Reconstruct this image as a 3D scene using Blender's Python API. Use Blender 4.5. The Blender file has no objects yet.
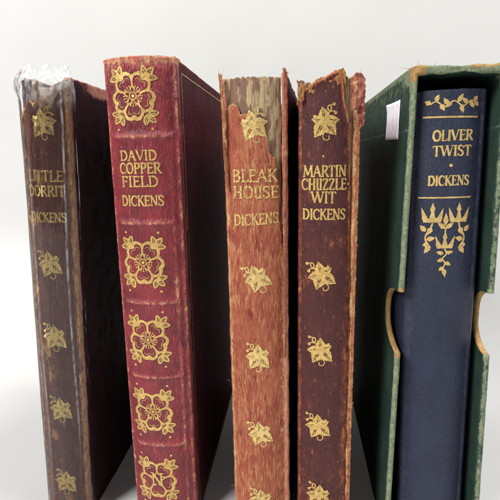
import bpy, bmesh, math, random
from mathutils import Vector, Matrix, noise as mn
random.seed(11)
MM = 0.001
scene = bpy.context.scene
COL = scene.collection

# ------------------------------------------------------------------ helpers
def nz(x, y=0.0, z=0.0):
    return mn.noise(Vector((x, y, z)))
def fbm(x, y=0.0, z=0.0, o=4):
    a, s, f = 0.0, 1.0, 1.0
    for _ in range(o):
        a += s * mn.noise(Vector((x*f, y*f, z*f))); s *= 0.5; f *= 2.1
    return a
def smooth(a, b, x):
    t = max(0.0, min(1.0, (x-a)/(b-a))) if a != b else float(x > a)
    return t*t*(3-2*t)
def plin(tab, x):
    if x <= tab[0][0]: return tab[0][1]
    for (a, va), (b, vb) in zip(tab, tab[1:]):
        if x <= b: return va + (vb-va)*(x-a)/(b-a)
    return tab[-1][1]

def link(name, verts, faces, mat, parent=None, wear=None, smooth_shade=True):
    """verts in millimetres"""
    me = bpy.data.meshes.new(name)
    me.from_pydata([(v[0]*MM, v[1]*MM, v[2]*MM) for v in verts], [], faces)
    if wear is not None:
        at = me.attributes.new('wear', 'FLOAT', 'POINT')
        at.data.foreach_set('value', wear)
    if smooth_shade:
        me.polygons.foreach_set('use_smooth', [True]*len(me.polygons))
    me.materials.append(mat)
    me.update()
    o = bpy.data.objects.new(name, me)
    COL.objects.link(o)
    if parent is not None: o.parent = parent
    return o

def thing(name, label, cat, loc, rot=(0, 0, 0), group=None):
    o = bpy.data.objects.new(name, None); COL.objects.link(o)
    o.empty_display_size = 0.01
    o.location = [c*MM for c in loc]; o.rotation_euler = rot
    o['label'] = label; o['category'] = cat
    if group: o['group'] = group
    return o

# ------------------------------------------------------------------ node helper
class NT:
    def __init__(s, name):
        s.m = bpy.data.materials.new(name); s.m.use_nodes = True
        s.t = s.m.node_tree; s.t.nodes.clear()
        s.out = s.t.nodes.new('ShaderNodeOutputMaterial')
        tc = s.t.nodes.new('ShaderNodeTexCoord')
        s.mm = s.vscale(tc.outputs['Object'], (1000, 1000, 1000))
    def node(s, typ): return s.t.nodes.new(typ)
    def put(s, sock, v):
        if isinstance(v, bpy.types.NodeSocket): s.t.links.new(v, sock)
        elif isinstance(v, (tuple, list)) and len(v) == 3 and sock.type == 'RGBA': sock.default_value = (*v, 1)
        else: sock.default_value = v
    def vscale(s, v, sc):
        n = s.node('ShaderNodeVectorMath'); n.operation = 'MULTIPLY'
        s.put(n.inputs[0], v); n.inputs[1].default_value = sc
        return n.outputs[0]
    def noise(s, sc, detail=3, rough=0.55, dist=0.0, off=0.0):
        v = s.vscale(s.mm, sc)
        if off:
            a = s.node('ShaderNodeVectorMath'); a.operation = 'ADD'; s.put(a.inputs[0], v); a.inputs[1].default_value = (off, off*.7, off*1.3); v = a.outputs[0]
        n = s.node('ShaderNodeTexNoise'); s.put(n.inputs['Vector'], v)
        n.inputs['Scale'].default_value = 1; n.inputs['Detail'].default_value = detail
        n.inputs['Roughness'].default_value = rough; n.inputs['Distortion'].default_value = dist
        return n.outputs['Fac']
    def vor(s, sc, feature='F1', rnd=1.0):
        n = s.node('ShaderNodeTexVoronoi'); n.feature = feature
        s.put(n.inputs['Vector'], s.vscale(s.mm, sc)); n.inputs['Scale'].default_value = 1
        n.inputs['Randomness'].default_value = rnd
        return n.outputs['Distance']
    def step(s, x, a, b, lo=0.0, hi=1.0):
        n = s.node('ShaderNodeMapRange'); n.interpolation_type = 'SMOOTHSTEP'
        s.put(n.inputs['Value'], x)
        n.inputs['From Min'].default_value = a; n.inputs['From Max'].default_value = b
        n.inputs['To Min'].default_value = lo; n.inputs['To Max'].default_value = hi
        return n.outputs[0]
    def math(s, op, a, b=0.0):
        n = s.node('ShaderNodeMath'); n.operation = op
        s.put(n.inputs[0], a); s.put(n.inputs[1], b)
        return n.outputs[0]
    def mix(s, f, a, b):
        n = s.node('ShaderNodeMix'); n.data_type = 'RGBA'
        s.put(n.inputs[0], f); s.put(n.inputs[6], a); s.put(n.inputs[7], b)
        return n.outputs[2]
    def attr(s, name):
        n = s.node('ShaderNodeAttribute'); n.attribute_name = name
        return n.outputs['Fac']
    def xyz(s):
        n = s.node('ShaderNodeSeparateXYZ'); s.put(n.inputs[0], s.mm)
        return n.outputs
    def bump(s, h, dist, strength=1.0, normal=None):
        n = s.node('ShaderNodeBump'); s.put(n.inputs['Height'], h)
        n.inputs['Distance'].default_value = dist*MM; n.inputs['Strength'].default_value = strength
        if normal is not None: s.put(n.inputs['Normal'], normal)
        return n.outputs[0]
    def bsdf(s, col, rough=0.5, metal=0.0, spec=0.5, normal=None, **kw):
        b = s.node('ShaderNodeBsdfPrincipled')
        s.put(b.inputs['Base Color'], col); s.put(b.inputs['Roughness'], rough)
        s.put(b.inputs['Metallic'], metal); s.put(b.inputs['Specular IOR Level'], spec)
        if normal is not None: s.put(b.inputs['Normal'], normal)
        for k, v in kw.items(): s.put(b.inputs[k], v)
        return b.outputs[0]
    def matt(s, col, normal, gloss=.03):
        d = s.node('ShaderNodeBsdfDiffuse'); s.put(d.inputs['Color'], col); s.put(d.inputs['Normal'], normal)
        g = s.node('ShaderNodeBsdfGlossy'); g.inputs['Roughness'].default_value = .35; g.inputs['Color'].default_value = (1, .9, .9, 1); s.put(g.inputs['Normal'], normal)
        m = s.node('ShaderNodeMixShader'); m.inputs[0].default_value = gloss
        s.t.links.new(d.outputs[0], m.inputs[1]); s.t.links.new(g.outputs[0], m.inputs[2])
        return m.outputs[0]
    def finish(s, shader):
        s.t.links.new(shader, s.out.inputs['Surface']); return s.m

def leather(name, c1, c2, streak=None, worn=((.5, .3, .14), (.45, .12, .06)), wk=0.9,
            bump=0.10, rough=0.45, spec=0.5, grain=1.6, blotch=None, wsoft=.07, stretch=.25, off=0.0, speck=None, fine=0.05, ior=1.5):
    n = NT(name)
    big = n.noise((.12, .12, .09), 4, .6, off=off)
    col = n.mix(n.step(big, .36, .64), c1, c2)
    mid = n.noise((.9, .9, .45), 4, .65, off=off+3)
    col = n.mix(n.step(mid, .35, .7, 0, .55), col, c2)
    if streak:
        sc, amt, sx, sz = streak
        st = n.noise((sx, sx, sz), 5, .62, .3, off=off+7)
        md = n.step(n.noise((.16, .16, .05), 3, .6, off=off+37), .38, .62, .25, 1)
        col = n.mix(n.math('MULTIPLY', md, n.step(st, .62-amt*.25, .80-amt*.25)), col, sc)
        st2 = n.noise((sx*2.2, sx*2.2, sz*2), 4, .6, off=off+9)
        col = n.mix(n.step(st2, .5, .78, 0, .6*amt), col, sc)
    if blotch:
        bc, lo, hi, bs = blotch
        bl = n.noise(bs, 5, .68, .4, off=off+13)
        col = n.mix(n.step(bl, lo, hi), col, bc)
    if speck:
        bc, lo = speck
        sp = n.noise((2.3, 2.3, 1.4), 3, .5, off=off+23)
        col = n.mix(n.step(sp, lo, lo+.05, 0, .8), col, bc)
    w = n.attr('wear')
    na = n.noise((.55, .55, .3), 6, .72, .3, off=off+17)
    nb = n.noise((2.6, 2.6, 1.3), 4, .7, off=off+19)
    v = n.math('ADD', w, n.math('MULTIPLY', n.math('SUBTRACT', na, .5), wk*1.6))
    v = n.math('ADD', v, n.math('MULTIPLY', n.math('SUBTRACT', nb, .5), wk*.8))
    mask = n.step(v, .5-wsoft, .5+wsoft)
    wcol = n.mix(n.step(n.noise((.9, .9, .4), 4, .7, off=off+29), .38, .62), worn[0], worn[1])
    halo = n.step(v, .22, .5, 0, .55)
    col = n.mix(halo, col, worn[1])
    col = n.mix(mask, col, wcol)
    # fine tonal grain so that nothing is flat
    fg = n.noise((5, 5, 3.2), 3, .7, off=off)
    dk = n.step(fg, .3, .7, 1-.38, 1+.25)
    mul = n.node('ShaderNodeMix'); mul.data_type = 'RGBA'; mul.blend_type = 'MULTIPLY'
    mul.inputs[0].default_value = 1
    n.put(mul.inputs[6], col)
    cmb = n.node('ShaderNodeCombineColor')
    for i in range(3): n.put(cmb.inputs[i], dk)
    n.put(mul.inputs[7], cmb.outputs[0]); col = mul.outputs[2]
    # relief: pebbled grain + long wrinkles + pits where worn
    h = n.math('MULTIPLY', n.vor((grain, grain, grain*stretch*2)), .6)
    h = n.math('ADD', h, n.math('MULTIPLY', n.noise((1.6, 1.6, 1.6*stretch), 5, .65, .5, off=off), 1.2))
    h = n.math('ADD', h, n.math('MULTIPLY', n.noise((8, 8, 6), 2, .6), fine*4))
    h = n.math('SUBTRACT', h, n.math('MULTIPLY', mask, .35))
    nr = n.bump(h, bump*2.2)
    r = n.math('ADD', n.math('MULTIPLY', mask, .35), n.step(mid, .3, .7, rough-.07, rough+.1))
    if spec < .1:                     # dry, matt cover leather
        return n.finish(n.matt(col, nr, spec))
    return n.finish(n.bsdf(col, r, 0, spec, nr, IOR=ior))

# ------------------------------------------------------------------ materials
M = {}
TAN = (.50, .33, .15); ORANGE = (.42, .14, .06)
M['red'] = leather('crimson_leather', (.28, .025, .037), (.15, .014, .022), streak=((.38, .09, .09), .30, 1.5, .28),
                   worn=((.62, .36, .17), (.52, .12, .10)), wk=.75, bump=.15, rough=.34, grain=1.5, stretch=.22, off=1, fine=.02)
M['red_cover'] = leather('dark_crimson_cover_leather', (.085, .014, .021), (.050, .008, .013), worn=((.36, .12, .10), (.30, .05, .06)), wk=.5,
                   bump=.16, rough=.46, grain=1.2, stretch=.35, off=5, spec=.04)
M['orange'] = leather('faded_tan_red_leather', (.39, .110, .055), (.28, .055, .032), streak=((.50, .25, .11), .60, 1.9, .24),
                   worn=((.62, .43, .20), (.52, .22, .09)), wk=.9, bump=.12, rough=.6, grain=1.8, stretch=.12, off=9,
                   blotch=((.17, .016, .018), .55, .70, (.8, .8, .16)), spec=.3)
M['maroon'] = leather('dark_maroon_leather', (.052, .012, .013), (.075, .017, .016), streak=((.16, .035, .022), .30, 1.5, .16),
                   worn=((.46, .19, .075), (.34, .085, .035)), wk=.85, bump=.09, rough=.52, grain=1.8, stretch=.25, off=14,
                   blotch=((.26, .060, .025), .57, .70, (.5, .5, .30)), spec=.35)
M['plum'] = leather('plum_leather', (.190, .058, .042), (.125, .036, .030), streak=((.26, .15, .12), .40, .9, .14),
                   worn=((.64, .40, .17), (.40, .17, .08)), wk=1.05, bump=.10, rough=.5, grain=1.6, stretch=.3, off=19,
                   blotch=((.20, .030, .030), .58, .68, (.30, .30, .16)), spec=.35)
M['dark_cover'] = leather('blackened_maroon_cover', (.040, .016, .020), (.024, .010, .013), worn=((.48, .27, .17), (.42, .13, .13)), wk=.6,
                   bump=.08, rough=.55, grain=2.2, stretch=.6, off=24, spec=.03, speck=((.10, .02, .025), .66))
M['board_red'] = leather('scuffed_red_board_leather', (.28, .075, .055), (.20, .045, .038), worn=((.60, .40, .20), (.50, .19, .09)), wk=1.0,
                   bump=.14, rough=.62, grain=1.4, stretch=.25, off=31, streak=((.52, .24, .12), .5, 1.4, .2), spec=.3)
M['joint'] = leather('split_tan_joint', (.38, .11, .06), (.28, .065, .04), worn=((.48, .27, .12), (.42, .15, .06)), wk=.6,
                   bump=.14, rough=.7, grain=1.8, stretch=.10, off=33, streak=((.46, .25, .11), .5, 2.2, .12), spec=.25)
M['board_dark'] = leather('plum_board_leather', (.05, .013, .022), (.035, .010, .016), worn=((.45, .22, .12), (.36, .09, .07)), wk=.9,
                   bump=.10, rough=.5, grain=1.8, stretch=.3, off=37, spec=.06)
M['navy'] = leather('navy_leather', (.014, .018, .043), (.020, .025, .055), streak=((.032, .036, .068), .25, .8, .8),
                   worn=((.075, .08, .12), (.035, .038, .07)), wk=.8, bump=.10, rough=.46, grain=2.2, stretch=.5, off=41, spec=.4, fine=.08, wsoft=.2)

def lining_mat():
    n = NT('exposed_spine_lining')
    a = n.noise((1.15, 1.15, .05), 4, .6, .2)
    b = n.noise((2.9, 2.9, .12), 4, .65)
    c = n.noise((.5, .5, .35), 5, .7, off=4)
    col = n.mix(n.step(a, .44, .56), (.48, .38, .22), (.33, .22, .13))
    col = n.mix(n.step(b, .52, .66, 0, .75), col, (.60, .50, .28))
    col = n.mix(n.step(n.noise((.38, .38, .10), 3, .6, off=14), .47, .56, 0, .85), col, (.20, .095, .075))
    col = n.mix(n.step(c, .58, .68, 0, .6), col, (.13, .06, .05))
    col = n.mix(n.step(n.noise((5, 5, .6), 2), .6, .75, 0, .5), col, (.05, .03, .02))
    h = n.math('ADD', b, n.math('MULTIPLY', n.noise((6, 6, 1), 3), .5))
    return n.finish(n.bsdf(col, .85, 0, .2, n.bump(h, .35)))
M['lining'] = lining_mat()

def paper_mat():
    n = NT('aged_page_edges')
    x = n.noise((5.5, .05, .05), 2, .7)
    y = n.noise((.2, .2, .2), 4, .6)
    col = n.mix(n.step(x, .35, .65), (.62, .53, .38), (.44, .35, .22))
    col = n.mix(n.step(y, .45, .7, 0, .6), col, (.42, .30, .17))
    return n.finish(n.bsdf(col, .9, 0, .2, n.bump(x, .25)))
M['paper'] = paper_mat()

def frayed_mat():
    n = NT('frayed_leather_edge')
    a = n.noise((1.2, 1.2, .8), 5, .7)
    b = n.noise((3.5, 3.5, 2), 4, .7, off=5)
    col = n.mix(n.step(a, .38, .62), (.36, .11, .04), (.52, .30, .11))
    col = n.mix(n.step(b, .55, .7, 0, .8), col, (.12, .035, .02))
    return n.finish(n.bsdf(col, .8, 0, .25, n.bump(n.math('ADD', a, b), .5)))
M['frayed'] = frayed_mat()

def gold_mat(name, worn, col=(.72, .48, .16), metal=.55, rough=.38):
    n = NT(name)
    a = n.noise((1.7, 1.7, 1.2), 5, .72, off=worn*10)
    b = n.noise((6, 6, 4), 3, .7)
    v = n.math('ADD', n.math('MULTIPLY', a, .75), n.math('MULTIPLY', b, .25))
    c = n.mix(n.step(n.noise((.8, .8, .8), 4, .6, off=2), .35, .65), col, tuple(k*.74 for k in col))
    sh = n.bsdf(c, n.step(b, .3, .7, rough-.08, rough+.15), metal, .5, n.bump(n.noise((3.2, 3.2, 1.6), 3), .14))
    tr = n.node('ShaderNodeBsdfTransparent')
    mx = n.node('ShaderNodeMixShader')
    n.put(mx.inputs[0], n.step(v, worn-.03, worn+.05))
    n.t.links.new(tr.outputs[0], mx.inputs[1]); n.t.links.new(sh, mx.inputs[2])
    return n.finish(mx.outputs[0])
M['gold'] = gold_mat('gold_leaf', .385)
M['gold_worn'] = gold_mat('rubbed_gold_leaf', .45, (.76, .53, .18), .3)
M['gold_pale'] = gold_mat('pale_gold_leaf', .40, (.80, .58, .22))
M['gold_dull'] = gold_mat('dull_gold_print', .28, (.66, .46, .17), .3, .5)

def slip_mat():
    n = NT('faded_green_slipcase_cloth')
    a = n.noise((.1, .1, .1), 5, .65)
    b = n.noise((1.1, 1.1, .6), 5, .7, off=3)
    col = n.mix(n.step(a, .35, .65), (.018, .036, .029), (.028, .050, .040))
    col = n.mix(n.step(b, .45, .7, 0, .5), col, (.030, .052, .038))
    w = n.attr('wear')
    v = n.math('ADD', w, n.math('MULTIPLY', n.math('SUBTRACT', n.noise((.5, .5, .35), 6, .72, .2, off=8), .5), 1.0))
    v = n.math('ADD', v, n.math('MULTIPLY', n.math('SUBTRACT', b, .5), .5))
    g = n.mix(n.step(b, .35, .65), (.23, .27, .165), (.11, .145, .09))
    g = n.mix(n.step(n.noise((2.5, 2.5, 1.2), 4, .7), .55, .7, 0, .8), g, (.40, .43, .28))
    t = n.mix(n.step(b, .4, .62), (.42, .26, .10), (.28, .16, .055))
    col = n.mix(n.step(v, .16, .42, 0, .35), col, (.07, .11, .075))
    col = n.mix(n.step(v, .40, .52), col, g)
    col = n.mix(n.step(v, 1.08, 1.26), col, t)
    # a long horizontal scuff across the cloth
    z = n.xyz()[2]
    zz = n.math('ADD', z, n.math('MULTIPLY', n.noise((.08, .08, .08), 3), 2.5))
    line = n.step(n.math('ABSOLUTE', n.math('SUBTRACT', zz, 147.0)), .55, .15)
    line = n.math('MULTIPLY', line, n.step(n.noise((.3, .35, .3), 3, .6, off=11), .38, .6, 0, .35))
    col = n.mix(line, col, (.20, .27, .22))
    h = n.math('ADD', n.math('MULTIPLY', n.noise((2.4, 2.4, 2.4), 4, .6), 1.0), n.math('MULTIPLY', n.noise((6, 6, 6), 2), .6))
    return n.finish(n.matt(col, n.bump(h, .14), .02))
M['slip'] = slip_mat()
def card_mat():
    n = NT('bare_cardboard_edge')
    a = n.noise((1.5, 1.5, 1.5), 5, .7)
    col = n.mix(n.step(a, .38, .62), (.46, .29, .11), (.30, .17, .06))
    return n.finish(n.bsdf(col, .8, 0, .25, n.bump(a, .3)))
M['card'] = card_mat()
def sticker_mat():
    n = NT('white_paper_sticker')
    a = n.noise((.25, .25, .25), 4, .6)
    col = n.mix(n.step(a, .35, .7), (.84, .84, .90), (.74, .74, .82))
    col = n.mix(n.step(n.noise((1.2, 1.2, 1.2), 3, off=6), .68, .72, 0, .35), col, (.35, .3, .35))
    return n.finish(n.matt(col, n.bump(a, .4), .01))
M['sticker'] = sticker_mat()

def plastic_mat():
    n = NT('clear_plastic_film')
    h = n.math('ADD', n.noise((.35, .35, .05), 2, .5, .6), n.math('MULTIPLY', n.noise((1.2, 1.2, .3), 2, .5, .6, off=3), .15))
    nr = n.bump(h, .6)
    tr = n.node('ShaderNodeBsdfTransparent'); tr.inputs[0].default_value = (.96, .96, .96, 1)
    gl = n.node('ShaderNodeBsdfGlossy'); gl.inputs['Roughness'].default_value = .05
    n.put(gl.inputs['Normal'], nr)
    df = n.node('ShaderNodeBsdfDiffuse'); df.inputs[0].default_value = (.85, .85, .86, 1)
    lw = n.node('ShaderNodeFresnel'); lw.inputs[0].default_value = 1.5; n.put(lw.inputs['Normal'], nr)
    f = n.math('MULTIPLY', lw.outputs[0], .85)
    m1 = n.node('ShaderNodeMixShader'); n.put(m1.inputs[0], f)
    n.t.links.new(tr.outputs[0], m1.inputs[1]); n.t.links.new(gl.outputs[0], m1.inputs[2])
    m2 = n.node('ShaderNodeMixShader')
    haze_and_glint = n.attr('wear')  # milky film and painted fold highlights, carried by the wear attribute
    hz = n.math('MULTIPLY', haze_and_glint, n.step(n.noise((.7, .7, .25), 3, .55, .5, off=9), .38, .62, .15, 1))
    n.put(m2.inputs[0], n.math('ADD', hz, .008))
    n.t.links.new(m1.outputs[0], m2.inputs[1]); n.t.links.new(df.outputs[0], m2.inputs[2])
    return n.finish(m2.outputs[0])
M['plastic'] = plastic_mat()

def backdrop_mat():
    n = NT('white_paper_sweep')
    a = n.noise((.012, .012, .012), 3, .5)
    col = n.mix(n.step(a, .3, .7), (.61, .61, .602), (.58, .58, .572))
    sp = n.noise((.22, .22, .22), 2, .5, off=3)
    col = n.mix(n.step(sp, .765, .80, 0, .35), col, (.55, .53, .50))
    return n.finish(n.bsdf(col, .6, 0, .3, n.bump(n.noise((1.5, 1.5, 1.5), 3), .03)))
M['backdrop'] = backdrop_mat()

# ------------------------------------------------------------------ geometry tools
def rbox(name, lo, hi, mat, parent, r=0.6, cell=2.0, amp=0.0, wear=None, notch=None, xform=None):
    """rounded box with a dense skin, small dents and a wear attribute; fine cells near its edges"""
    def axis(a, b):
        L = b-a; s = [0, .25*r, .6*r, r, 2*r, 3.5*r]
        s = [q for q in s if q < L*.5-1e-6]
        mid = [s[-1] + (L-2*s[-1])*k/max(1, int((L-2*s[-1])/cell+.5)) for k in range(1, max(1, int((L-2*s[-1])/cell+.5)))]
        return [a+q for q in s] + [a+q for q in mid] + [b-q for q in reversed(s)]
    A = [axis(lo[i], hi[i]) for i in range(3)]
    idx = {}; V = []; F = []
    def vid(i, j, k):
        key = (i, j, k)
        if key not in idx:
            idx[key] = len(V); V.append([A[0][i], A[1][j], A[2][k]])
        return idx[key]
    n = [len(a)-1 for a in A]
    for ax in range(3):
        b, c = (ax+1) % 3, (ax+2) % 3
        for side in (0, n[ax]):
            for p in range(n[b]):
                for q in range(n[c]):
                    def g(p_, q_):
                        t = [0, 0, 0]; t[ax] = side; t[b] = p_; t[c] = q_; return vid(*t)
                    f = [g(p, q), g(p+1, q), g(p+1, q+1), g(p, q+1)]
                    F.append(f if side else f[::-1])
    W = []
    out = []
    for v in V:
        d = sorted(min(v[i]-lo[i], hi[i]-v[i]) for i in range(3))
        q = [min(max(v[i], lo[i]+r), hi[i]-r) for i in range(3)]
        e = Vector([v[i]-q[i] for i in range(3)])
        if e.length > 1e-9: p = Vector(q)+e.normalized()*r*(1 if d[1] < r+1e-6 else e.length/r if e.length < r else 1)
        else: p = Vector(v)
        W.append(wear(p, d[1]) if wear else max(0, 1-d[1]/1.5))
        if amp: 
            s = nz(p.x*.25+lo[0], p.y*.25, p.z*.25)*amp + nz(p.x*.9, p.y*.9, p.z*.9+lo[0])*amp*.4
            dirn = (Vector(p)-Vector([(lo[i]+hi[i])/2 if i != 0 else p.x for i in range(3)]))
            c = Vector(q); nn = e.normalized() if e.length > 1e-9 else Vector((0, 0, 0))
            p = p + nn*s
        out.append(xform(p) if xform else tuple(p))
    return link(name, out, F, mat, parent, W)

class Spine:
    """wrap-round spine skin; s runs across the spine (mm, 0 at its centre), z runs up it"""
    def __init__(s, w, sag, rc=1.2, side=5.0, p=2.2, bands=(), bamp=.7, namp=.12, seed=0, base=0.0, bsig=.95):
        s.w, s.sag, s.rc, s.side, s.p = w, sag, rc, side, p
        s.wf = w/2-rc; s.bands = bands; s.bamp = bamp; s.namp = namp; s.seed = seed; s.base = base; s.bsig = bsig
        s.L = s.wf + rc*math.pi/2 + side
    def prof(s, t):
        a = abs(t); sg = 1 if t >= 0 else -1
        if a <= s.wf:
            y = s.sag*(a/s.wf)**s.p
            dy = s.sag*s.p*(a/s.wf)**(s.p-1)/s.wf if a > 0 else 0
            n = Vector((sg*dy, -1, 0)).normalized()
            k = smooth(s.wf*.75, s.wf, a)
            return sg*a, y, n.x, n.y
        a -= s.wf
        if a <= s.rc*math.pi/2:
            th = a/s.rc
            return sg*(s.wf+s.rc*math.sin(th)), s.sag+s.rc*(1-math.cos(th)), sg*math.sin(th), -math.cos(th)
        a -= s.rc*math.pi/2
        return sg*(s.wf+s.rc), s.sag+s.rc+a, sg, 0
    def disp(s, t, z):
        d = s.base + s.namp*(fbm(t*.35+s.seed, z*.12, 1.7, 3)) + s.namp*.35*nz(t*1.6+s.seed, z*.9)
        for zb in s.bands:
            zc = zb + .35*nz(t*.3, zb)
            d += s.bamp*math.exp(-((z-zc)/s.bsig)**2)*smooth(s.wf+1.5, s.wf-2.5, abs(t))
        return d
    def pos(s, t, z, off=0.0):
        x, y, nx, ny = s.prof(t); d = s.disp(t, z)+off
        return (x+nx*d, y+ny*d, z)

def spine_skin(name, sp, mat, parent, z0, ztop, sL, sR, wear, off=0.0, dz=.45, ds=.35, th=.5, curl=0.0, jag=0.0):
    n = int((sR(80)-sL(80))/ds); V = []; W = []; F = []
    zmax = max(ztop(sL(80)+(sR(80)-sL(80))*i/n) for i in range(n+1))
    m = int((zmax-z0)/dz)
    for j in range(m+1):
        for i in range(n+1):
            t0 = sL(80)+(sR(80)-sL(80))*i/n
            zt = ztop(t0)
            z = z0+(zt-z0)*j/m
            a, b = sL(z), sR(z)
            t = a+(b-a)*i/n
            e = min(zt-z, 99)
            dd = off + curl*math.exp(-e/.8)
            V.append(sp.pos(t, z, dd)); W.append(wear(t, z, zt-z, min(t-a, b-t)))
    for j in range(m):
        for i in range(n):
            q = j*(n+1)+i
            F.append((q, q+1, q+n+2, q+n+1))
    o = link(name, V, F, mat, parent, W)
    md = o.modifiers.new('thickness', 'SOLIDIFY'); md.thickness = th*MM; md.offset = -1
    return o

# ribbons of gold laid on a spine -------------------------------------------------
class Gold:
    def __init__(s, mapf): s.f = mapf; s.V = []; s.F = []
    def ribbon(s, pts, w, cap=True, jit=0.05):
        """pts: list of (x,z); w: number or list of half-width*2 in mm"""
        if len(pts) < 2: return
        if not isinstance(w, (list, tuple)): w = [w]*len(pts)
        P = []; Wd = []
        for (a, b, wa, wb) in zip(pts, pts[1:], w, w[1:]):
            L = math.hypot(b[0]-a[0], b[1]-a[1]); k = max(1, int(L/.22))
            for i in range(k):
                t = i/k; P.append((a[0]+(b[0]-a[0])*t, a[1]+(b[1]-a[1])*t)); Wd.append(wa+(wb-wa)*t)
        P.append(pts[-1]); Wd.append(w[-1])
        base = len(s.V); nP = len(P)
        for i in range(nP):
            a = P[max(0, i-1)]; b = P[min(nP-1, i+1)]
            dx, dz = b[0]-a[0], b[1]-a[1]; L = math.hypot(dx, dz) or 1
            nx, nz_ = -dz/L, dx/L
            for k in (-1, -.4, .4, 1):
                h = Wd[i]/2*(1+jit*5*nz(P[i][0]*2.6, P[i][1]*2.6, k*3.0))
                x, z = P[i][0]+nx*h*k, P[i][1]+nz_*h*k
                s.V.append(s.f(x, z))
        for i in range(nP-1):
            for k in range(3):
                q = base+i*4+k
                s.F.append((q, q+1, q+5, q+4))
    def dot(s, x, z, r, sx=1.0):
        base = len(s.V); s.V.append(s.f(x, z)); n = 12
        for i in range(n):
            a = 2*math.pi*i/n; s.V.append(s.f(x+r*sx*math.cos(a), z+r*math.sin(a)))
        for i in range(n): s.F.append((base, base+1+i, base+1+(i+1) % n))
    def build(s, name, mat, parent):
        return link(name, s.V, s.F, mat, parent, smooth_shade=True)

def cr(pts, n=6, closed=False):
    """Catmull-Rom through pts"""
    out = []; m = len(pts)
    rng = range(m if closed else m-1)
    for i in rng:
        if closed: p0, p1, p2, p3 = pts[(i-1) % m], pts[i], pts[(i+1) % m], pts[(i+2) % m]
        else: p0, p1, p2, p3 = pts[max(0, i-1)], pts[i], pts[i+1], pts[min(m-1, i+2)]
        for k in range(n):
            t = k/n
            out.append(tuple(.5*((2*p1[c]) + (-p0[c]+p2[c])*t + (2*p0[c]-5*p1[c]+4*p2[c]-p3[c])*t*t + (-p0[c]+3*p1[c]-3*p2[c]+p3[c])*t**3) for c in range(len(p1))))
    out.append(pts[0] if closed else pts[-1])
    return out

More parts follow.
